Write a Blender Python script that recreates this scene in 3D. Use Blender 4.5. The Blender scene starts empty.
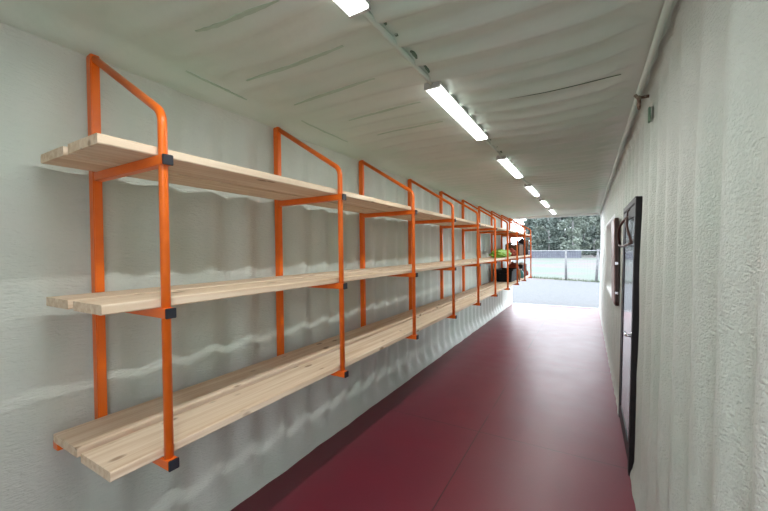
import bpy, bmesh, math, random
from mathutils import Vector, Matrix
random.seed(7)
C = bpy.context.scene.collection
sc = bpy.context.scene

# ------------------------------------------------------------ materials
def lin(r, g, b):
    f = lambda c: (c/255/12.92) if c/255 <= .04045 else ((c/255+.055)/1.055)**2.4
    return (f(r), f(g), f(b), 1)

def new_mat(name):
    m = bpy.data.materials.new(name); m.use_nodes = True
    nt = m.node_tree
    return m, nt, nt.nodes['Principled BSDF']

def mat(name, col, rough=.5, metal=0, spec=.5, bump=None, vary=None):
    m, nt, b = new_mat(name)
    b.inputs['Base Color'].default_value = col
    b.inputs['Roughness'].default_value = rough
    b.inputs['Metallic'].default_value = metal
    b.inputs['Specular IOR Level'].default_value = spec
    tc = nt.nodes.new('ShaderNodeTexCoord')
    if vary:
        scale, col2, lo, hi = vary
        n = nt.nodes.new('ShaderNodeTexNoise'); n.inputs['Scale'].default_value = scale; n.inputs['Detail'].default_value = 5
        r = nt.nodes.new('ShaderNodeMapRange'); r.inputs[1].default_value = lo; r.inputs[2].default_value = hi
        mx = nt.nodes.new('ShaderNodeMix'); mx.data_type = 'RGBA'
        mx.inputs[6].default_value = col; mx.inputs[7].default_value = col2
        nt.links.new(tc.outputs['Object'], n.inputs['Vector']); nt.links.new(n.outputs['Fac'], r.inputs[0])
        nt.links.new(r.outputs[0], mx.inputs[0]); nt.links.new(mx.outputs[2], b.inputs['Base Color'])
    if bump:
        scale, strength, dist = bump
        n = nt.nodes.new('ShaderNodeTexNoise'); n.inputs['Scale'].default_value = scale; n.inputs['Detail'].default_value = 3
        bp = nt.nodes.new('ShaderNodeBump'); bp.inputs['Strength'].default_value = strength; bp.inputs['Distance'].default_value = dist
        nt.links.new(tc.outputs['Object'], n.inputs['Vector']); nt.links.new(n.outputs['Fac'], bp.inputs['Height'])
        nt.links.new(bp.outputs[0], b.inputs['Normal'])
    return m

def foam_mat(name, col, col2, vec, d1, d2, rough=.42, spec=.45):
    """sprayed foam under paint: orange-peel ripples, faint greenish patches"""
    m, nt, b = new_mat(name)
    b.inputs['Roughness'].default_value = rough
    b.inputs['Specular IOR Level'].default_value = spec
    tc = nt.nodes.new('ShaderNodeTexCoord')
    mp = nt.nodes.new('ShaderNodeMapping'); mp.inputs['Scale'].default_value = vec
    nt.links.new(tc.outputs['Object'], mp.inputs['Vector'])
    n = nt.nodes.new('ShaderNodeTexNoise'); n.inputs['Scale'].default_value = 1; n.inputs['Detail'].default_value = 2.5
    n.inputs['Distortion'].default_value = .6
    nt.links.new(mp.outputs[0], n.inputs['Vector'])
    n2 = nt.nodes.new('ShaderNodeTexNoise'); n2.inputs['Scale'].default_value = 9; n2.inputs['Detail'].default_value = 2
    nt.links.new(tc.outputs['Object'], n2.inputs['Vector'])
    b1 = nt.nodes.new('ShaderNodeBump'); b1.inputs['Strength'].default_value = 1; b1.inputs['Distance'].default_value = d1
    b2 = nt.nodes.new('ShaderNodeBump'); b2.inputs['Strength'].default_value = 1; b2.inputs['Distance'].default_value = d2
    nt.links.new(n.outputs['Fac'], b1.inputs['Height']); nt.links.new(n2.outputs['Fac'], b2.inputs['Height'])
    nt.links.new(b2.outputs[0], b1.inputs['Normal']); nt.links.new(b1.outputs[0], b.inputs['Normal'])
    n3 = nt.nodes.new('ShaderNodeTexNoise'); n3.inputs['Scale'].default_value = 1.6; n3.inputs['Detail'].default_value = 3
    nt.links.new(tc.outputs['Object'], n3.inputs['Vector'])
    r = nt.nodes.new('ShaderNodeMapRange'); r.inputs[1].default_value = .42; r.inputs[2].default_value = .72
    nt.links.new(n3.outputs['Fac'], r.inputs[0])
    mx = nt.nodes.new('ShaderNodeMix'); mx.data_type = 'RGBA'
    mx.inputs[6].default_value = col; mx.inputs[7].default_value = col2
    nt.links.new(r.outputs[0], mx.inputs[0]); nt.links.new(mx.outputs[2], b.inputs['Base Color'])
    return m

M = {}
WALLC = (.60, .625, .575, 1); WALLC2 = (.54, .605, .54, 1)
M['wall'] = foam_mat('foam_wall', WALLC, WALLC2, (55, 32, 120), .0045, .006)
M['wall_r'] = foam_mat('foam_wall_pebbled', WALLC, WALLC2, (100, 85, 120), .0075, .008)
M['ceiling'] = foam_mat('foam_ceiling', (.70, .775, .705, 1), (.61, .75, .65, 1), (30, 30, 30), .0006, .006, .5)
M['crack'] = mat('crack_green', (.16, .26, .18, 1), .8)
M['cracksoft'] = mat('soft_green_seam', (.50, .64, .52, 1), .8)
M['white'] = mat('white_paint', (.75, .76, .75, 1), .4, bump=(30, .2, .002))
M['orange'] = mat('orange_paint', (.86, .165, .014, 1), .28, spec=.45, vary=(14, (.80, .14, .010, 1), .5, .75))
M['cap'] = mat('black_plastic', (.018, .02, .03, 1), .5)
M['steel'] = mat('rusty_bolt', (.16, .10, .07, 1), .5, metal=.6, vary=(60, (.3, .25, .2, 1), .4, .6))
M['housing'] = mat('lamp_housing', (.62, .63, .60, 1), .4)
M['black'] = mat('black_frame_paint', (.008, .006, .007, 1), .5, spec=.25, vary=(20, (.014, .010, .010, 1), .4, .7))
M['chrome'] = mat('handle_metal', (.6, .6, .62, 1), .25, metal=1)
M['brown'] = mat('reddish_brown_wood', (.10, .045, .035, 1), .45, vary=(25, (.07, .03, .025, 1), .4, .7))
M['pinkwood'] = mat('pinkish_brown_panel', (.36, .22, .20, 1), .4, vary=(18, (.26, .13, .11, 1), .4, .7))
M['darkbrown'] = mat('dark_brown_edge', (.035, .014, .010, 1), .5)

def glass_mat():
    m, nt, b = new_mat('clear_glass')
    nt.nodes.remove(b)
    out = nt.nodes['Material Output']
    t = nt.nodes.new('ShaderNodeBsdfTransparent'); t.inputs[0].default_value = (.9, .93, .93, 1)
    g = nt.nodes.new('ShaderNodeBsdfGlossy'); g.inputs['Roughness'].default_value = .03
    f = nt.nodes.new('ShaderNodeFresnel'); f.inputs[0].default_value = 1.5
    mx = nt.nodes.new('ShaderNodeMixShader')
    nt.links.new(f.outputs[0], mx.inputs[0]); nt.links.new(t.outputs[0], mx.inputs[1]); nt.links.new(g.outputs[0], mx.inputs[2])
    nt.links.new(mx.outputs[0], out.inputs[0])
    return m
M['glass'] = glass_mat()
M['dark_glass'] = mat('dark_tinted_glass', (.035, .025, .045, 1), .14, spec=.35)

def lamp_mat(k):
    m, nt, b = new_mat('lit_diffuser')
    b.inputs['Base Color'].default_value = (.9, .9, .9, 1)
    b.inputs['Emission Color'].default_value = (.96, 1, .965, 1)
    b.inputs['Emission Strength'].default_value = LAMP if k else 5
    return m
LAMP = 158.0
M['lamp'] = lamp_mat(0); M['led'] = lamp_mat(1)

def wood_mat():
    m, nt, b = new_mat('pine_board')
    b.inputs['Roughness'].default_value = .62
    b.inputs['Specular IOR Level'].default_value = .25
    N = nt.nodes.new; L = nt.links.new
    tc = N('ShaderNodeTexCoord'); oi = N('ShaderNodeObjectInfo')
    mul = N('ShaderNodeMath'); mul.operation = 'MULTIPLY'; mul.inputs[1].default_value = 37
    L(oi.outputs['Random'], mul.inputs[0])
    cx = N('ShaderNodeCombineXYZ'); L(mul.outputs[0], cx.inputs[0]); L(mul.outputs[0], cx.inputs[1])
    ad = N('ShaderNodeVectorMath'); ad.operation = 'ADD'; L(tc.outputs['Object'], ad.inputs[0]); L(cx.outputs[0], ad.inputs[1])
    mp = N('ShaderNodeMapping'); mp.inputs['Scale'].default_value = (34, 1.1, 34); L(ad.outputs[0], mp.inputs['Vector'])
    gr = N('ShaderNodeTexNoise'); gr.inputs['Scale'].default_value = 1; gr.inputs['Detail'].default_value = 4; gr.inputs['Distortion'].default_value = .8
    L(mp.outputs[0], gr.inputs['Vector'])
    cr = N('ShaderNodeValToRGB'); e = cr.color_ramp.elements
    e[0].position = .30; e[0].color = (.64, .455, .30, 1)
    e[1].position = .62; e[1].color = (.80, .65, .50, 1)
    L(gr.outputs['Fac'], cr.inputs[0])
    # knots
    mk = N('ShaderNodeMapping'); mk.inputs['Scale'].default_value = (9, 4.0, 9); L(ad.outputs[0], mk.inputs['Vector'])
    vo = N('ShaderNodeTexVoronoi'); vo.inputs['Scale'].default_value = 1; L(mk.outputs[0], vo.inputs['Vector'])
    kr = N('ShaderNodeMapRange'); kr.inputs[1].default_value = .10; kr.inputs[2].default_value = .17; kr.inputs[3].default_value = 1; kr.inputs[4].default_value = 0
    L(vo.outputs['Distance'], kr.inputs[0])
    km = N('ShaderNodeMath'); km.operation = 'MULTIPLY'; km.inputs[1].default_value = .7; L(kr.outputs[0], km.inputs[0])
    mx = N('ShaderNodeMix'); mx.data_type = 'RGBA'; mx.inputs[7].default_value = (.22, .11, .05, 1)
    L(km.outputs[0], mx.inputs[0]); L(cr.outputs[0], mx.inputs[6]); L(mx.outputs[2], b.inputs['Base Color'])
    bp = N('ShaderNodeBump'); bp.inputs['Strength'].default_value = .35; bp.inputs['Distance'].default_value = .002
    L(gr.outputs['Fac'], bp.inputs['Height']); L(bp.outputs[0], b.inputs['Normal'])
    return m
M['wood'] = wood_mat()

def floor_mat():
    m, nt, b = new_mat('dark_red_painted_floor')
    N = nt.nodes.new; L = nt.links.new
    b.inputs['Specular IOR Level'].default_value = .55
    tc = N('ShaderNodeTexCoord'); sx = N('ShaderNodeSeparateXYZ'); L(tc.outputs['Object'], sx.inputs[0])
    n = N('ShaderNodeTexNoise'); n.inputs['Scale'].default_value = 1.7; n.inputs['Detail'].default_value = 7; n.inputs['Roughness'].default_value = .65
    L(tc.outputs['Object'], n.inputs['Vector'])
    cr = N('ShaderNodeValToRGB'); e = cr.color_ramp.elements
    e[0].position = .25; e[0].color = (.165, .010, .026, 1)
    e[1].position = .75; e[1].color = (.135, .018, .034, 1)
    L(n.outputs['Fac'], cr.inputs[0])
    def seam(src, pos, w):
        s = N('ShaderNodeMath'); s.operation = 'SUBTRACT'; s.inputs[1].default_value = pos; L(src, s.inputs[0])
        a = N('ShaderNodeMath'); a.operation = 'ABSOLUTE'; L(s.outputs[0], a.inputs[0])
        l = N('ShaderNodeMath'); l.operation = 'LESS_THAN'; l.inputs[1].default_value = w; L(a.outputs[0], l.inputs[0])
        return l.outputs[0]
    outs = [seam(sx.outputs[0], SEAMX, .005)] + [seam(sx.outputs[1], y, .005) for y in (.85, 3.28, 5.70, 7.95, 10.2)]
    cur = outs[0]
    for o in outs[1:]:
        a = N('ShaderNodeMath'); a.operation = 'MAXIMUM'; L(cur, a.inputs[0]); L(o, a.inputs[1]); cur = a.outputs[0]
    # the seams show only here and there, where the paint has sunk
    pn = N('ShaderNodeTexNoise'); pn.inputs['Scale'].default_value = 1.3; L(tc.outputs['Object'], pn.inputs['Vector'])
    pr = N('ShaderNodeMapRange'); pr.inputs[1].default_value = .32; pr.inputs[2].default_value = .55; L(pn.outputs['Fac'], pr.inputs[0])
    sm = N('ShaderNodeMath'); sm.operation = 'MULTIPLY'; L(cur, sm.inputs[0]); L(pr.outputs[0], sm.inputs[1])
    s2 = N('ShaderNodeMath'); s2.operation = 'MULTIPLY'; s2.inputs[1].default_value = .9; L(sm.outputs[0], s2.inputs[0])
    mx = N('ShaderNodeMix'); mx.data_type = 'RGBA'; mx.inputs[7].default_value = (.05, .012, .014, 1)
    L(s2.outputs[0], mx.inputs[0]); L(cr.outputs[0], mx.inputs[6]); L(mx.outputs[2], b.inputs['Base Color'])
    n2 = N('ShaderNodeTexNoise'); n2.inputs['Scale'].default_value = 3.5; n2.inputs['Detail'].default_value = 6
    L(tc.outputs['Object'], n2.inputs['Vector'])
    rr = N('ShaderNodeMapRange'); rr.inputs[1].default_value = .3; rr.inputs[2].default_value = .7; rr.inputs[3].default_value = .37; rr.inputs[4].default_value = .42
    L(n2.outputs['Fac'], rr.inputs[0]); L(rr.outputs[0], b.inputs['Roughness'])
    n3 = N('ShaderNodeTexNoise'); n3.inputs['Scale'].default_value = 35; n3.inputs['Detail'].default_value = 4
    L(tc.outputs['Object'], n3.inputs['Vector'])
    hs = N('ShaderNodeMath'); hs.operation = 'SUBTRACT'; L(n3.outputs['Fac'], hs.inputs[0]); L(sm.outputs[0], hs.inputs[1])
    bp = N('ShaderNodeBump'); bp.inputs['Strength'].default_value = .4; bp.inputs['Distance'].default_value = .001
    L(hs.outputs[0], bp.inputs['Height']); L(bp.outputs[0], b.inputs['Normal'])
    return m
SEAMX = 1.175
M['floor'] = floor_mat()
M['gravel'] = mat('pale_gravel', (.074, .078, .084, 1), .9, vary=(6, (.060, .064, .070, 1), .4, .65), bump=(60, .6, .02))
M['grass'] = mat('pale_grass', (.054, .074, .060, 1), .95, vary=(.16, (.080, .062, .067, 1), .45, .60))
M['fencepost'] = mat('weathered_post', (.14, .145, .15, 1), .8, vary=(8, (.10, .10, .105, 1), .4, .6))
M['rail'] = mat('galvanised_rail', (.22, .225, .24, 1), .5)
M['bluegrey'] = mat('blue_grey_fence', (.075, .082, .105, 1), .8, vary=(1.5, (.06, .065, .085, 1), .4, .6))
M['bark'] = mat('pale_bark', (.22, .22, .22, 1), .9, vary=(3, (.15, .15, .15, 1), .4, .6))
M['leafA'] = mat('hazy_dark_leaves', (.082, .105, .09, 1), .7, vary=(.8, (.062, .085, .075, 1), .4, .6))  # leaf colour greyed to stand in for distance haze
M['leafB'] = mat('hazy_grey_green_leaves', (.12, .145, .115, 1), .7, vary=(.8, (.09, .112, .095, 1), .4, .6))  # lighter leaves, the same distance haze mixed into their colour
M['lime'] = mat('lime_green_cloth', (.22, .42, .03, 1), .6, vary=(25, (.13, .28, .02, 1), .4, .6))
M['redcloth'] = mat('orange_red_cloth', (.38, .05, .015, 1), .7, vary=(25, (.25, .03, .01, 1), .4, .6))
M['card'] = mat('brown_cardboard', (.13, .065, .035, 1), .8, spec=.2)
M['tan'] = mat('tan_cardboard', (.24, .13, .06, 1), .8)
M['darkbag'] = mat('dark_brown_bag', (.014, .008, .007, 1), .8, spec=.2)
M['bin'] = mat('black_bin_plastic', (.008, .009, .010, 1), .6, spec=.2)
M['teal'] = mat('teal_plastic', (.05, .22, .22, 1), .4)
M['rope'] = mat('tan_rope', (.42, .22, .10, 1), .8)

# ------------------------------------------------------------ mesh helpers
def obj(name, bm, m, parent=None, smooth=False, kind=None, bevel=0):
    if bevel:
        bmesh.ops.bevel(bm, geom=bm.edges[:], offset=bevel, segments=2, affect='EDGES')
    bmesh.ops.recalc_face_normals(bm, faces=bm.faces[:])
    me = bpy.data.meshes.new(name); bm.to_mesh(me); bm.free()
    me.materials.append(m)
    if smooth:
        for p in me.polygons: p.use_smooth = True
    o = bpy.data.objects.new(name, me); C.objects.link(o)
    if parent: o.parent = parent
    if kind: o['kind'] = kind
    return o

def tag(o, label, cat, group=None):
    o['label'] = label; o['category'] = cat
    if group: o['group'] = group
    return o

def thing(name, label, cat, loc=(0, 0, 0), group=None):
    o = bpy.data.objects.new(name, None); C.objects.link(o); o.location = loc; o.empty_display_size = .1
    return tag(o, label, cat, group)

def box(bm, x0, x1, y0, y1, z0, z1):
    v = [bm.verts.new(p) for p in ((x0, y0, z0), (x1, y0, z0), (x1, y1, z0), (x0, y1, z0), (x0, y0, z1), (x1, y0, z1), (x1, y1, z1), (x0, y1, z1))]
    for f in ((0, 3, 2, 1), (4, 5, 6, 7), (0, 1, 5, 4), (1, 2, 6, 5), (2, 3, 7, 6), (3, 0, 4, 7)):
        bm.faces.new([v[i] for i in f])
    return bm

def bx(*a): return box(bmesh.new(), *a)

def tube(bm, pts, r, seg=12, cap=True, rs=None):
    pts = [Vector(p) for p in pts]; rings = []
    t0 = (pts[1]-pts[0]).normalized()
    n = t0.orthogonal().normalized()
    for i, p in enumerate(pts):
        if i == 0: t = pts[1]-pts[0]
        elif i == len(pts)-1: t = pts[-1]-pts[-2]
        else: t = (pts[i+1]-p).normalized()+(p-pts[i-1]).normalized()
        t = t.normalized(); n = (n-t*n.dot(t)).normalized(); b = t.cross(n)
        rr = rs[i] if rs else r
        rings.append([bm.verts.new(p+(n*math.cos(a)+b*math.sin(a))*rr) for a in [2*math.pi*k/seg for k in range(seg)]])
    for a, b in zip(rings, rings[1:]):
        for k in range(seg): bm.faces.new((a[k], a[(k+1) % seg], b[(k+1) % seg], b[k]))
    if cap: bm.faces.new(rings[0][::-1]); bm.faces.new(rings[-1])
    return bm

def tb(*a, **k): return tube(bmesh.new(), *a, **k)

from mathutils import noise
def grid(name, fn, us, vs, m, skip=None):
    bm = bmesh.new()
    g = [[bm.verts.new(fn(u, v)) for v in vs] for u in us]
    for i in range(len(us)-1):
        for j in range(len(vs)-1):
            if skip and skip((us[i]+us[i+1])/2, (vs[j]+vs[j+1])/2): continue
            bm.faces.new((g[i][j], g[i+1][j], g[i+1][j+1], g[i][j+1]))
    for v in [v for v in bm.verts if not v.link_faces]: bm.verts.remove(v)
    o = obj(name, bm, m, smooth=True, kind='structure')
    return o

def sstep(a, b, x):
    t = max(0, min(1, (x-a)/(b-a))); return t*t*(3-2*t)
def frange(a, b, step, extra=()):
    n = int(round((b-a)/step)); s = [a+(b-a)*i/n for i in range(n+1)]
    for e in extra:
        k = min(range(len(s)), key=lambda i: abs(s[i]-e)); s[k] = e
    return s

Y0, Y1, W, H = -.45, 11.6, 2.35, 2.722
PITCH = .279
def corr(y, ph=0.0):
    """trapezoid corrugation smoothed by the foam, 0 (crest, room side) .. 1 (trough)"""
    t = ((y+ph)/PITCH) % 1.0
    d = abs(t-.5)*2            # 0 centre of the trough .. 1 centre of the crest
    return 1-sstep(.05, .95, d)
def wallfade(y, z):
    f = sstep(.55, 1.2, y)*(1-sstep(10.2, 10.4, y))
    return (.35+.65*f if y < 5 else f)*(1-.85*sstep(2.5, 2.68, z))*(.06+.94*sstep(.0, .22, z))
def wob(a, b, s):
    return noise.noise(Vector((a*2.2, b*2.2, s)))*.006+noise.noise(Vector((a*7, b*7, s+9)))*.0025

def left(y, z):
    foot = .016*(1-sstep(0, .10, z))*(1+.7*noise.noise(Vector((y*2.3, 0, 4))))
    fil = .14*sstep(2.58, 2.82, z)**1.5
    return (-.042*corr(y)*wallfade(y, z)+wob(y, z, 1)-.006-.026*sstep(.02, .24, z)+foot+fil, y, z)
def right(y, z):
    foot = .012*(1-sstep(0, .10, z))
    fil = .09*sstep(2.60, 2.78, z)**1.5
    fade = (1-sstep(10.2, 10.4, y))*(1-.8*sstep(2.56, 2.70, z))*(.1+.9*sstep(0, .15, z))
    return (W-.008+.024*z+.034*corr(y, .1)*fade-wob(y, z, 5)-foot-fil+.004, y, z)

DY0, DY1, DZ = 3.235, 4.25, 2.07          # door hole
WY0, WY1, WZ0, WZ1 = 5.50, 7.75, 1.00, 2.12   # window hole
ys = frange(Y0, Y1, .028)
grid('wall_left', left, ys, frange(-.02, 2.80, .047), M['wall'])
ysr = frange(Y0, Y1, .028, (DY0, DY1, WY0, WY1)); zsr = frange(-.02, 2.80, .047, (DZ, WZ0, WZ1))
def rounded(y, z, y0, y1, z0, z1, r=.12):
    if not (y0 < y < y1 and z0 < z < z1): return False
    dx = max(y0+r-y, y-(y1-r), 0); dz = max(z0+r-z, z-(z1-r), 0)
    return dx*dx+dz*dz < r*r
grid('wall_right', right, ysr, zsr, M['wall_r'],
     lambda y, z: (DY0 < y < DY1 and z < DZ) or (WY0 < y < WY1 and WZ0 < z < WZ1))

def ceil_fn(x, y):
    t = (y/.209) % 1.0; d = abs(t-.5)*2
    rib = sstep(.35, .95, d)
    amp = (.010+.030*sstep(.9, 1.7, x))*sstep(.12, .35, x)*(1-sstep(2.10, 2.34, x))
    amp *= (1-sstep(11.1, 11.4, y))
    return (x, y+.05*noise.noise(Vector((x*1.3, y*.5, 2)))+.05*math.sin(math.pi*max(0, x-1.2)/1.2), H-.05*(1-sstep(0, .28, x))**2-.04*sstep(2.15, 2.45, x)**2-rib*amp+noise.noise(Vector((x*1.6, y*1.6, 3)))*.010)
grid('ceiling', ceil_fn, frange(-.08, W+.17, .05), frange(Y0, Y1, .0209), M['ceiling'])
obj('floor', bx(-.08, W+.10, Y0, Y1, -.10, 0), M['floor'], kind='structure')
# far end frame: header and corner posts, painted
obj('trim_1', bx(-.10, W+.20, Y1-.06, Y1+.06, 2.655, 2.86), M['white'], kind='structure')
obj('trim_2', bx(-.16, -.015, Y1-.06, Y1+.06, -.10, 2.66), M['white'], kind='structure')
obj('trim_3', bx(W+.035, W+.20, Y1-.06, Y1+.06, -.10, 2.66), M['white'], kind='structure')
obj('trim_4', bx(-.08, W+.10, Y1-.02, Y1+.07, -.10, .012), mat('sill_steel', (.45, .46, .47, 1), .5), kind='structure')
# near end behind the camera: unseen end wall, side gap narrowed to hold back daylight
obj('wall_back', bx(-.10, 1.78, Y0-.06, Y0, -.10, 2.86), M['white'], kind='structure')
obj('trim_5', bx(1.78, W+.20, Y0-.06, Y0, 2.55, 2.86), M['white'], kind='structure')
# foam-covered top rail in the right-hand corner of the ceiling
rp = [(W+.000+.006*noise.noise(Vector((y, 0, 1))), y, 2.682+.01*noise.noise(Vector((y*1.3, 3, 1)))) for y in frange(Y0, Y1-.1, .12)]
obj('trim_6', tb(rp, .015, 10), M['ceiling'], kind='structure', smooth=True)

# hairline gaps in the ceiling foam that show the green coat below
def crack(pts, w, m, name='foam_seam'):
    bm = bmesh.new(); L_ = []
    for i, p in enumerate(pts):
        a = Vector(pts[max(i-1, 0)]); b = Vector(pts[min(i+1, len(pts)-1)])
        t = (b-a).normalized(); n = Vector((-t.y, t.x, 0))
        ww = w*(.35+.65*math.sin(math.pi*(i+.5)/len(pts)))*(.7+.6*random.random())
        q = Vector(p)
        L_.append([bm.verts.new(q+n*ww+Vector((0, 0, 0))), bm.verts.new(q-n*ww), bm.verts.new(q-n*ww+Vector((0, 0, .008))), bm.verts.new(q+n*ww+Vector((0, 0, .008)))])
    for a, b in zip(L_, L_[1:]):
        for k in range(4): bm.faces.new((a[k], a[(k+1) % 4], b[(k+1) % 4], b[k]))
    return obj(name, bm, m)
def ceil_pts(x0, y0, x1, y1, n=18, dz=.0015, bow=0):
    r = []
    for i in range(n):
        t = i/(n-1); x = x0+(x1-x0)*t; y = y0+(y1-y0)*t+.008*noise.noise(Vector((x*4, y0, 0)))+bow*math.sin(math.pi*t)
        p = ceil_fn(x, y); r.append((x, p[1], p[2]-dz-.002))
    return r
ceiling = bpy.data.objects['ceiling']
for a in ((1.62, 2.40, 2.24, 2.43, .004, 'crack'), (.55, .94, 1.02, .98, .012, 'cracksoft'),
          (.35, 1.40, 1.05, 1.36, .012, 'cracksoft'), (.35, 1.78, 1.0, 1.74, .012, 'cracksoft'),
          (.17, 1.15, .155, 1.55, .010, 'cracksoft'), (.20, 2.0, .18, 2.6, .008, 'cracksoft'),
          (.5, 2.20, 1.1, 2.17, .010, 'cracksoft'), (.5, 2.62, 1.1, 2.60, .010, 'cracksoft')):
    o = crack(ceil_pts(*a[:4]), a[4], M[a[5]]); o.parent = ceiling

# ------------------------------------------------------------ ceiling lights with conduit
LX = 1.28
ordn = ['partly cut off by the top edge of the photo', 'second from the camera', 'third from the camera', 'fourth from the camera', 'fifth from the camera', 'smallest, nearest the far opening']
lights_y = [.04, 1.94, 3.85, 5.75, 7.66, 9.56]
lp = None
def copy_tree(o, parent=None):
    c = o.copy(); C.objects.link(c)
    if parent: c.parent = parent
    for ch in list(o.children): copy_tree(ch, c)
    return c
for i, y in enumerate(lights_y):
    lab = 'slim lit white ceiling strip light, ' + ordn[i]
    if lp is None:
        lp = thing('ceiling_light', lab, 'light', (LX, y, 2.688), 'strip lights along the ceiling')
        bm = bmesh.new(); hw = .048
        prof = [(-hw, .004), (-hw, .022), (-.036, .036), (.036, .036), (hw, .022), (hw, .004)]
        a = [bm.verts.new((px, 0, pz)) for px, pz in prof]; b = [bm.verts.new((px, 1.15, pz)) for px, pz in prof]
        for k in range(6): bm.faces.new((a[k], a[(k+1) % 6], b[(k+1) % 6], b[k]))
        bm.faces.new(a[::-1]); bm.faces.new(b)
        obj('housing', bm, M['housing'], lp)
        obj('diffuser', bx(-.044, .044, .012, 1.138, -.012, .0038), M['lamp'], lp)
        obj('led_strip', bx(-.012, .012, .03, 1.12, -.015, -.0125), M['led'], lp)
        for yy in (0, 1.138): obj('end_cap', bx(-.049, .049, yy-.002, yy+.012, -.013, .026), M['housing'], lp)
    else:
        r = copy_tree(lp); r.location = (LX, y, 2.688); r['label'] = lab
for i, (a, b) in enumerate([(y+1.155, y2-.006) for y, y2 in zip(lights_y, lights_y[1:])]):
    n = 9
    pts = [(LX+.006*noise.noise(Vector((a+k, 1, 2))), a+(b-a)*k/(n-1), 2.706+.004*noise.noise(Vector((k, a, 7)))) for k in range(n)]
    c = obj('conduit', tb(pts, .015, 10), M['ceiling'], smooth=True)
    where = ['first', 'second', 'third', 'fourth', 'farthest'][i]
    tag(c, 'foam-coated ceiling conduit joining two strip lights, ' + (where + ' from the camera' if i < 4 else 'the farthest run'), 'conduit', 'conduit runs between the lights')
    if i < 2:
        for k in range(4):
            yy = a+.08+k*.16
            p = [(LX+.028+.006*random.random(), yy+j*.018, 2.711+.004*math.sin(j)) for j in range(5)]
            o = crack(p, .007, M['crack'], 'foam_gap'); o.parent = ceiling

# ------------------------------------------------------------ shelf brackets
PB, YB = 1.1594, .772
ZS = [.876, 1.482, 2.091]
def make_bracket():
    t = thing('shelf_bracket', '', 'bracket', (0, YB, 0), 'orange brackets carrying the shelves')
    obj('wall_post', bx(-.016, .032, -.021, .017, .835, 2.68), M['orange'], t, bevel=.004)
    # bent tube: slanting stay from the post head, then straight down
    R_ = .085; xz = .603
    top = Vector((.030, 0, 2.655)); cor = Vector((xz, 0, 2.285))
    d1 = (top-cor).normalized(); d2 = Vector((0, 0, -1))
    ang = math.acos(d1.dot(d2)); tl = R_/math.tan(ang/2)
    a, b = cor+d1*tl, cor+d2*tl
    pts = [top]
    for k in range(9):
        s = k/8
        pts.append(a*(1-s)**2+cor*2*s*(1-s)+b*s*s)
    pts.append(Vector((xz, 0, ZS[0]+.019)))
    obj('bent_tube', tb(pts, .0172, 14), M['orange'], t, smooth=True)
    for z in ZS:
        arm = obj('arm', bx(.032, .632, -.020, .020, z-.020, z+.020), M['orange'], t, bevel=.003)
        c = obj('end_cap', bx(.6325, .641, -.0205, .0205, z-.0205, z+.0205), M['cap'], arm, bevel=.002)
    obj('bolt', tb([(.020, 0, 2.68), (.018, 0, 2.705)], .008, 8), M['steel'], t)
    obj('bolt', tb([(.020, 0, 2.702), (.018, 0, 2.716)], .014, 6), M['steel'], t)
    return t
br = make_bracket()
bo = ['nearest the camera, carrying the near shelf ends', 'second from the camera', 'third from the camera', 'fourth from the camera',
      'fifth from the camera', 'sixth from the camera', 'seventh from the camera, beside the lime green bundle', 'eighth from the camera, in front of the black bin',
      'second from the far opening', 'last one, at the far opening']
for i in range(10):
    t = br if i == 0 else copy_tree(br)
    t.location = (0, YB+i*PB, 0)
    t['label'] = 'orange steel three-arm shelf bracket, ' + bo[i]

# ------------------------------------------------------------ shelf boards
def board(x0, x1, y0, y1, z0, z1):
    bm = bmesh.new(); n = max(2, int((y1-y0)/.3)); prof = []
    w = (x1-x0)/2; h = (z1-z0)/2; c = .004
    P_ = [(-w+c, -h), (w-c, -h), (w, -h+c), (w, h-c), (w-c, h), (-w+c, h), (-w, h-c), (-w, -h+c)]
    sx = random.uniform(-.002, .002); rings = []
    for i in range(n+1):
        y = (y1-y0)*i/n
        dx = sx*math.sin(math.pi*i/n)
        rings.append([bm.verts.new((px+dx, y, pz)) for px, pz in P_])
    for a, b in zip(rings, rings[1:]):
        for k in range(8): bm.faces.new((a[k], a[(k+1) % 8], b[(k+1) % 8], b[k]))
    bm.faces.new(rings[0][::-1]); bm.faces.new(rings[-1])
    return bm
TH = .037
lev = ['bottom', 'middle', 'top']
segs = [(0, 5.40), (5.404, 10.045), (10.049, 11.36)]
for s, z in enumerate(ZS):
    for side in (0, 1):
        x0, x1 = ((.034, .282), (.332, .582))[side]
        if s == 1: x0, x1 = ((.058, .286), (.341, .582))[side]
        if s == 2: x0, x1 = ((.050, .290), (.328, .582))[side]
        for k, (a, b) in enumerate(segs):
            st = [.585, .566, .562][s]+(.0 if side == 0 else random.uniform(-.006, .01))
            aa = st if k == 0 else a
            bm = board(x0, x1, aa, b, 0, TH)
            o = obj('shelf_board', bm, M['wood']); o.location = ((x0+x1)/2, aa, z+.0205+TH/2)
            tag(o, 'pale pine plank, %s one of the %s shelf, %s' % (('wall-side', 'aisle-side')[side], lev[s],
                ('near length with its cut end showing', 'middle length', 'short length by the far opening')[k]), 'plank', 'pine planks of the %s shelf' % lev[s])
# small orange angle cleat under the near end of the bottom shelf
bm = bx(.004, .052, 0, .05, .856, .862+.034); 
cl = obj('angle_cleat', bm, M['orange'], bevel=.002); cl.location = (0, .592, 0)
tag(cl, 'small orange cleat on the wall under the near end of the bottom shelf', 'cleat')

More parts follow.
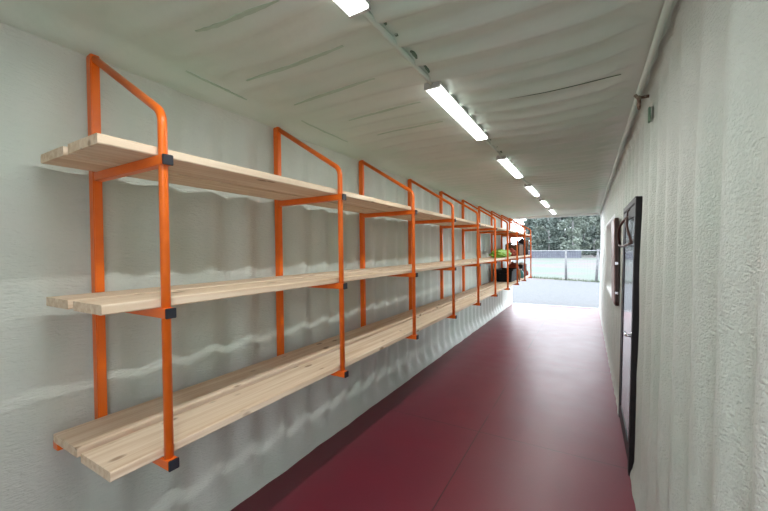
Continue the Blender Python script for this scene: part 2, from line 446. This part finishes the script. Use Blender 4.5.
# ------------------------------------------------------------ door in the right-hand wall
XW = W+.014
fr = obj('door_1', bx(XW-.036, XW+.10, DY0-.06, DY0+.01, 0, DZ+.03), M['black'], kind='structure', bevel=.004)
obj('door_jamb', bx(XW-.028, XW+.10, DY1-.01, DY1+.05, 0, DZ+.045), M['black'], fr, bevel=.004)
obj('door_head', bx(XW-.035, XW+.10, DY0+.01, DY1-.01, DZ-.01, DZ+.04), M['black'], fr, bevel=.004)
obj('door_sill', bx(XW-.010, XW+.10, DY0+.01, DY1-.01, 0.0, .025), M['black'], fr)
lf = obj('door_leaf', (lambda b: (box(b, XW-.026, XW+.012, DY0+.012, DY0+.09, .03, DZ-.012), box(b, XW-.026, XW+.012, DY1-.10, DY1-.012, .03, DZ-.012),
     box(b, XW-.026, XW+.012, DY0+.09, DY1-.10, .03, .16), box(b, XW-.026, XW+.012, DY0+.09, DY1-.10, DZ-.10, DZ-.012), b)[-1])(bmesh.new()), M['black'], fr)
obj('glass_pane', bx(XW-.020, XW-.010, DY0+.09, DY1-.10, .16, DZ-.10), M['dark_glass'], lf)
bm = tb([(XW-.026, 3.29, 1.04), (XW-.062, 3.29, 1.04), (XW-.065, 3.305, 1.04), (XW-.065, 3.40, 1.04)], .010, 10)
tube(bm, [(XW-.0262, 3.29, 1.04), (XW-.034, 3.29, 1.04)], .026, 14)
obj('door_handle', bm, M['chrome'], lf, smooth=True)

fr.matrix_world = Matrix.Translation((XW, 0, 0)) @ Matrix.Rotation(.024, 4, 'Y') @ Matrix.Translation((-XW, 0, 0))

# brown triangular hanger on the head of the door
A, B_, C_ = Vector((2.372, 3.72, 1.99)), Vector((2.335, 4.10, 1.75)), Vector((2.362, 3.28, 1.76))
bm = bmesh.new()
def arc(p, q, bow, n=8):
    return [p.lerp(q, i/n)+Vector(bow)*math.sin(math.pi*i/n) for i in range(n+1)]
tube(bm, arc(A, B_, (-.03, .03, .03)), .011, 8); tube(bm, arc(A, C_, (-.02, -.03, .02)), .010, 8); tube(bm, arc(B_, C_, (-.015, 0, -.02)), .010, 8)
tube(bm, [A+Vector((0, 0, -.004)), A+Vector((.0, 0, .05)), A+Vector((.030, 0, .075))], .006, 8)
tag(obj('hanger', bm, M['brown'], smooth=True), 'reddish-brown triangular hanger hooked near the top of the black door', 'hanger')

# wooden shutter folded against the wall between the door and the window
sh = thing('wooden_shutter', 'pinkish-brown wooden shutter on the wall between black door and white window', 'shutter', (XW+.014, 4.80, 1.05))
def rrect(y0, y1, z0, z1, r, x0, x1, seg=5):
    bm = bmesh.new(); P_ = []
    for cy, cz, a0 in ((y1-r, z1-r, 0), (y0+r, z1-r, 90), (y0+r, z0+r, 180), (y1-r, z0+r, 270)):
        for k in range(seg+1):
            a = math.radians(a0+90*k/seg); P_.append((cy+r*math.cos(a), cz+r*math.sin(a)))
    a = [bm.verts.new((x0, y, z)) for y, z in P_]; b = [bm.verts.new((x1, y, z)) for y, z in P_]
    n = len(P_)
    for k in range(n): bm.faces.new((a[k], a[(k+1) % n], b[(k+1) % n], b[k]))
    bm.faces.new(a[::-1]); bm.faces.new(b)
    return bm
obj('shutter_frame', rrect(0, .56, 0, 1.02, .05, -.036, 0), M['darkbrown'], sh)
obj('shutter_panel', rrect(.012, .548, .012, 1.008, .045, -.046, -.0365), M['pinkwood'], sh)
for z in (.14, .48): obj('latch', bx(-.040, -.008, -.010, -.0005, z, z+.03), M['chrome'], sh)

# window with rounded white reveal
wf = (lambda bm: bm)(bmesh.new())
def ring_prof(y0, y1, z0, z1, r, x, bm, seg=6):
    vs = []
    for cy, cz, a0 in ((y1-r, z1-r, 0), (y0+r, z1-r, 90), (y0+r, z0+r, 180), (y1-r, z0+r, 270)):
        for k in range(seg+1):
            a = math.radians(a0+90*k/seg); vs.append(bm.verts.new((x, cy+r*math.cos(a), cz+r*math.sin(a))))
    return vs
g = .03
XD = XW; XW = XW+.016
R1 = ring_prof(WY0-g-.02, WY1+g+.02, WZ0-g-.02, WZ1+g+.02, .05, XW-.001, wf)
R2 = ring_prof(WY0-g+.01, WY1+g-.01, WZ0-g+.01, WZ1+g-.01, .08, XW-.012, wf)
R3 = ring_prof(WY0+.004, WY1-.004, WZ0+.004, WZ1-.004, .12, XW+.002, wf)
R4 = ring_prof(WY0+.012, WY1-.012, WZ0+.012, WZ1-.012, .12, XW+.09, wf)
for a, b in ((R1, R2), (R2, R3), (R3, R4)):
    n = len(a)
    for k in range(n): wf.faces.new((a[k], a[(k+1) % n], b[(k+1) % n], b[k]))
wo = obj('window_1', wf, M['white'], kind='structure', smooth=True)
bm = bmesh.new()
y0, y1, z0, z1 = WY0+.02, WY1-.02, WZ0+.02, WZ1-.02
box(bm, XW+.09, XW+.12, y0, y0+.06, z0, z1); box(bm, XW+.09, XW+.12, y1-.06, y1, z0, z1)
box(bm, XW+.09, XW+.12, y0+.06, y1-.06, z0, z0+.06); box(bm, XW+.09, XW+.12, y0+.06, y1-.06, z1-.06, z1)
obj('window_frame', bm, M['white'], wo)
obj('glass_pane', bx(XW+.100, XW+.106, y0+.06, y1-.06, z0+.06, z1-.06), M['glass'], wo)

# lashing ring near the ceiling on the right
lr = thing('lashing_ring', 'small dark foam-crusted lashing ring high in the right ceiling corner', 'ring', (2.345, 2.66, 2.61))
bm = bmesh.new(); pts = [(.0, .035*math.cos(a)+.0, .035*math.sin(a)) for a in [2*math.pi*k/14 for k in range(15)]]
tube(bm, pts, .008, 8, cap=False); obj('ring', bm, M['steel'], lr, smooth=True)
obj('staple', tb([(-.02, .0, .052), (-.006, 0, .030), (.05, 0, .030)], .010, 8), M['steel'], lr, smooth=True)
obj('plate', bx(.045, .056, -.02, .02, -.13, -.04), M['crack'], lr, bevel=.003)

# ------------------------------------------------------------ goods at the far end
ZL, ZM = ZS[0]+.0605, ZS[1]+.0605
def lump(name, c, s, m, label, cat, seed, amp=.35, sub=4, flat=True):
    bm = bmesh.new(); bmesh.ops.create_icosphere(bm, subdivisions=sub, radius=1)
    for v in bm.verts:
        n_ = noise.noise(v.co*2.3+Vector((seed, 0, 0)))*amp+noise.noise(v.co*6+Vector((0, seed, 0)))*amp*.5
        v.co *= 1+n_
        v.co = Vector((v.co.x*s[0], v.co.y*s[1], v.co.z*s[2]))
        if flat and v.co.z < -s[2]*.6: v.co.z = -s[2]*.6
    zmin = min(v.co.z for v in bm.verts)
    for v in bm.verts: v.co.z -= zmin
    o = obj(name, bm, m, smooth=True); o.location = c
    return tag(o, label, cat)
lump('green_bundle', (.36, 8.25, ZM), (.16, .75, .105), M['lime'], 'crumpled lime green bundle on the middle shelf near the far opening', 'cloth', 3, .3, 5)
lump('red_bundle', (.30, 9.62, ZM), (.17, .25, .12), M['redcloth'], 'orange-red bundle on the middle shelf behind the lime green bundle', 'cloth', 8)
def carton(name, x0, x1, y0, y1, z, h, m, m2, label):
    t = thing(name, label, 'box', ((x0+x1)/2, (y0+y1)/2, z))
    w, d = (x1-x0)/2, (y1-y0)/2
    bm = bmesh.new(); th = .008
    box(bm, -w, w, -d, d, 0, th); box(bm, -w, -w+th, -d, d, th, h); box(bm, w-th, w, -d, d, th, h)
    box(bm, -w+th, w-th, -d, -d+th, th, h); box(bm, -w+th, w-th, d-th, d, th, h)
    obj('carton_body', bm, m, t)
    for s in (-1, 1):
        bm = bmesh.new(); v = [bm.verts.new(p) for p in ((s*w, -d, h), (s*w, d, h), (s*(w*.35), d, h+.05), (s*(w*.35), -d, h+.05), (s*w, -d, h+.006), (s*w, d, h+.006), (s*w*.35, d, h+.056), (s*w*.35, -d, h+.056))]
        for f in ((0, 3, 2, 1), (4, 5, 6, 7), (0, 1, 5, 4), (1, 2, 6, 5), (2, 3, 7, 6), (3, 0, 4, 7)): bm.faces.new([v[i] for i in f])
        obj('flap', bm, m2, t)
    return t
carton('cardboard_box', .12, .48, 9.95, 10.64, ZM, .30, M['card'], M['darkbag'], 'brown cardboard box on the middle shelf beside the dark bag')
lump('dark_bag', (.40, 10.93, ZM), (.15, .20, .29), M['darkbag'], 'tall dark brown bag on the middle shelf by the far opening', 'bag', 5, .22)
o = obj('tan_panel', bx(-.08, .08, -.012, .012, 0, .44), M['tan'], bevel=.003); o.location = (.45, 11.25, ZM)
tag(o, 'upright tan board at the far end of the middle shelf', 'board')
# black open bin with rim and handle
bn = thing('storage_bin', 'black plastic open bin on the bottom shelf near the far opening', 'bin', (.33, 9.05, ZL))
bm = bmesh.new(); rings = []
for (w, d, z) in ((.17, .36, 0), (.20, .42, .27), (.222, .44, .272), (.222, .44, .30), (.196, .416, .30), (.168, .35, .012)):
    rings.append([bm.verts.new((sx*w, sy*d, z)) for sx, sy in ((-1, -1), (1, -1), (1, 1), (-1, 1))])
for a, b in zip(rings, rings[1:]):
    for k in range(4): bm.faces.new((a[k], a[(k+1) % 4], b[(k+1) % 4], b[k]))
bm.faces.new(rings[0][::-1]); bm.faces.new(rings[-1])
obj('bin_body', bm, M['bin'], bn)
obj('handle', tb([(-.08, -.41, .20), (-.06, -.46, .20), (.06, -.46, .20), (.08, -.41, .20)], .010, 8), M['bin'], bn)
lump('red_cloth', (.36, 9.78, ZL), (.15, .17, .26), M['redcloth'], 'orange-red cloth heap on the bottom shelf just past the black bin', 'cloth', 12)
carton('dark_box', .12, .52, 10.25, 10.95, ZL, .34, M['darkbag'], M['card'], 'dark brown carton on the bottom shelf by the far opening')
# jug
jg = thing('teal_jug', 'small teal plastic jug on the bottom shelf between bin and dark carton', 'jug', (.49, 10.10, ZL))
def lathe(prof, seg=20):
    bm = bmesh.new(); rings = []
    for r, z in prof: rings.append([bm.verts.new((r*math.cos(2*math.pi*k/seg), r*math.sin(2*math.pi*k/seg), z)) for k in range(seg)])
    for a, b in zip(rings, rings[1:]):
        for k in range(seg): bm.faces.new((a[k], a[(k+1) % seg], b[(k+1) % seg], b[k]))
    bm.faces.new(rings[0][::-1]); bm.faces.new(rings[-1])
    return bm
obj('jug_body', lathe([(.07, 0), (.08, .02), (.08, .15), (.05, .19), (.025, .20), (.025, .22)]), M['teal'], jg, smooth=True)
obj('lid', lathe([(.03, .2205), (.03, .245)]), M['white'], jg)
lump('red_rag', (.46, 11.2, ZL), (.07, .08, .10), M['redcloth'], 'small red rag at the far end of the bottom shelf', 'cloth', 20)
# rope hank hung on the tube of the seventh bracket
ry = YB+7*PB
bm = bmesh.new()
for k in range(3):
    pts = [(.640+.008*k, ry-.012+.022*k+.035*math.sin(a), 1.10+.13*math.cos(a)) for a in [2*math.pi*j/18 for j in range(19)]]
    tube(bm, pts, .007, 6, cap=False)
tag(obj('rope_hank', bm, M['rope'], smooth=True), 'tan hank of rope hanging on an orange bracket in front of the black bin', 'rope')

# ------------------------------------------------------------ outdoors
G = -.15
gm = bmesh.new()
def ground(name, y0, y1, m, wav0=0, wav1=0, z=G, n=60, xa=-70, xb=70):
    bm = bmesh.new(); A_ = []; 
    for i in range(n+1):
        x = xa+(xb-xa)*i/n
        A_.append((bm.verts.new((x, y0+wav0*noise.noise(Vector((x*.5, 1, 0))), z)), bm.verts.new((x, y1+wav1*noise.noise(Vector((x*.5, 1, 0))), z))))
    for a, b in zip(A_, A_[1:]): bm.faces.new((a[0], b[0], b[1], a[1]))
    return obj(name, bm, m, kind='structure')
ground('gravel_ground', -40, 23, M['gravel'], 0, .6)
ground('grass_ground', 23, 140, M['grass'], .6, 0)
# tufts along the fence line
bm = bmesh.new()
for i in range(2600):
    x = random.uniform(-6, 9); y = 23.4-.53*(x-.95)+random.gauss(0, .18); h = random.uniform(.05, .17); a = random.random()*3.1
    dx, dy = .012*math.cos(a), .012*math.sin(a); lx, ly = random.gauss(0, .03), random.gauss(0, .03)
    bm.faces.new([bm.verts.new((x-dx, y-dy, G)), bm.verts.new((x+dx, y+dy, G)), bm.verts.new((x+lx, y+ly, G+h))])
tf = obj('grass_tufts', bm, mat('tuft_green', (.08, .10, .065, 1), .9)); tf['kind'] = 'stuff'; tag(tf, 'pale green grass tufts along the foot of the wire fence', 'grass')

# post-and-wire fence
fposts = [(-2.1, 24.95), (.95, 23.38), (2.47, 22.55), (5.5, 20.95)]
fc = thing('wire_fence', 'pale wire fence with weathered posts beyond the gravel', 'fence', (.95, 23.4, G))
off = Vector((.95, 23.4, G))
for i, (x, y) in enumerate(fposts):
    lean = (0, .0, -.10, 0)[i]
    p0 = Vector((x, y, G))-off; p1 = p0+Vector((-lean, 0, 1.80))
    obj('fence_post', tb([p0, p1], .065 if i != 2 else .05, 8, rs=[.07, .055]), M['fencepost'], fc, smooth=True)
bm = bmesh.new()
for (a, b) in zip(fposts, fposts[1:]):
    tube(bm, [Vector((a[0], a[1], G+1.76))-off, Vector((b[0], b[1], G+1.74))-off], .02, 8)
obj('top_rail', bm, M['rail'], fc)
bm = bmesh.new()
for (a, b) in zip(fposts, fposts[1:]):
    for z in (.1, .35, .6, .85, 1.1, 1.35, 1.6):
        tube(bm, [Vector((a[0], a[1], G+z))-off, Vector((b[0], b[1], G+z))-off], .002, 4)
    L_ = math.dist(a, b); n = int(L_/.15)
    for k in range(1, n):
        t = k/n; x = a[0]+(b[0]-a[0])*t; y = a[1]+(b[1]-a[1])*t
        tube(bm, [Vector((x, y, G+.05))-off, Vector((x, y, G+1.74))-off], .0015, 4)
obj('wire_mesh', bm, M['rail'], fc)

# low blue-grey fence far across the field
ff = thing('board_fence', 'low blue-grey board fence far across the field in front of the trees', 'fence', (-14, 78, G))
bm = bmesh.new()
for k in range(50):
    h = 1.32+.05*random.random()
    box(bm, k*.42-6, k*.42-6+.40, 0, .05, 0, h)
obj('fence_board', bm, M['bluegrey'], ff)
for k in range(7): obj('fence_post', bx(k*3-6.05, k*3-5.9, .05, .2, 0, 1.4), M['bluegrey'], ff)

def tree(x, y, h, w, lm, lab, lx=.0, n=2600, base=.3, size=.34, nc=44):
    t = thing('tree', lab, 'tree', (x, y, G), 'trees beyond the field')
    r = random.Random(int(x*100)+int(h*10))
    pts = [(.15*math.sin(k), .1*math.cos(k*1.3), h*.9*k/6) for k in range(7)]
    bm = tube(bmesh.new(), pts, .2, 8, rs=[.24*(1-.12*k) for k in range(7)])
    for k in range(9):
        z = h*(.25+.07*k); a = k*2.4
        tube(bm, [(0, 0, z), (math.cos(a)*w*.35, math.sin(a)*w*.35, z+.8), (math.cos(a)*w*.6, math.sin(a)*w*.6, z+1.6)], .06, 5, rs=[.09, .06, .02])
    obj('trunk', bm, M['bark'], t, smooth=True)
    bm = bmesh.new()
    clumps = []
    for k in range(nc):
        u = r.random(); z = base+(h-base)*u
        rad = w*(.35+.65*math.sin(math.pi*min(1, (.15+.85*u)))**.7)*(r.random()**.5)
        a = r.random()*6.283
        clumps.append((rad*math.cos(a), rad*math.sin(a), z, r.uniform(.5, 1.15)*w*.42))
    for k in range(n):
        c = clumps[k % len(clumps)]
        d = Vector((r.gauss(0, 1), r.gauss(0, 1), r.gauss(0, .8))).normalized()*c[3]*(r.random()**.35)
        p = Vector(c[:3])+d
        if p.z < .3: continue
        a1 = Vector((r.gauss(0, 1), r.gauss(0, 1), r.gauss(0, 1))).normalized(); a2 = a1.orthogonal().normalized()
        s = size*r.uniform(.6, 1.3)
        bm.faces.new([bm.verts.new(p+a1*s), bm.verts.new(p+a2*s*.5), bm.verts.new(p-a1*s), bm.verts.new(p-a2*s*.5)])
    obj('foliage', bm, lm, t)
    return t
row = [(-9.6, 84, 9.5, 1.5, 'A'), (-7.8, 83, 14, 2.3, 'B'), (-5.4, 85, 16, 2.6, 'A'), (-3.0, 84, 15, 2.5, 'A'), (-.7, 86, 16, 2.6, 'B'),
       (1.3, 84, 13, 2.5, 'B'), (3.2, 85, 15, 2.5, 'A'), (5.4, 84, 16, 2.6, 'B'), (7.8, 86, 15, 2.6, 'A'), (10.4, 85, 14, 2.6, 'B')]
tl = ['small tree standing alone at the left edge of the tree line, against the sky', 'grey-green tree, second from the left of the distant tree line', 'tall dark tree, third from the left of the distant tree line',
      'dark tree above the left part of the fence, fourth from the left', 'grey-green tree standing above the middle fence post', 'bushy grey-green tree, sixth from the left of the tree line',
      'dark tree toward the right of the opening, seventh from the left', 'grey-green tree at the right jamb of the far opening', 'dark tree hidden partly behind the right jamb', 'last grey-green tree of the row on the right']
for i, ((x, y, h, w, k), l) in enumerate(zip(row, tl)):
    q = (84+(i*3 % 4)*8)/85
    tree(2.07+(x-2.07)*q, 85*q, h*q, w, M['leaf'+k], l, n=3600)
for i in range(7):
    x = -10.0+i*3.2
    tree(x, 118+(i % 3)*9, 23, 3.6, M['leafA'], 'tall dark evergreen of the back row, %s from the left' % ['first', 'second', 'third', 'fourth', 'fifth', 'sixth', 'seventh'][i], n=5200, size=.7, nc=80)

# ------------------------------------------------------------ light
w = bpy.data.worlds.new('overcast_sky'); sc.world = w; w.use_nodes = True
bg = w.node_tree.nodes['Background']; bg.inputs[0].default_value = (.86, .93, 1.0, 1); bg.inputs[1].default_value = 8.0

# ------------------------------------------------------------ camera
cam = bpy.data.cameras.new('camera'); co = bpy.data.objects.new('camera', cam); C.objects.link(co)
f_px, yaw, pi_, ro = 350.0, .52724, .01363, -.01196
c_, s_ = math.cos(yaw), math.sin(yaw)
fx = Vector((-s_, c_, 0)); rx = Vector((c_, s_, 0)); up = Vector((0, 0, 1))
fwd = fx*math.cos(pi_)-up*math.sin(pi_); u = fx*math.sin(pi_)+up*math.cos(pi_)
r_ = rx*math.cos(ro)+u*math.sin(ro); u2 = -rx*math.sin(ro)+u*math.cos(ro)
m4 = Matrix((r_, u2, -fwd)).transposed().to_4x4(); m4.translation = Vector((2.0698, 0, 1.7209))
co.matrix_world = m4
cam.sensor_width = 36; cam.lens = f_px/768*36; cam.clip_start = .02; cam.clip_end = 500
sc.camera = co
vs = sc.view_settings; vs.view_transform = 'Standard'; vs.look = 'None'; vs.gamma = 1; vs.use_curve_mapping = False; vs.exposure = 0.0
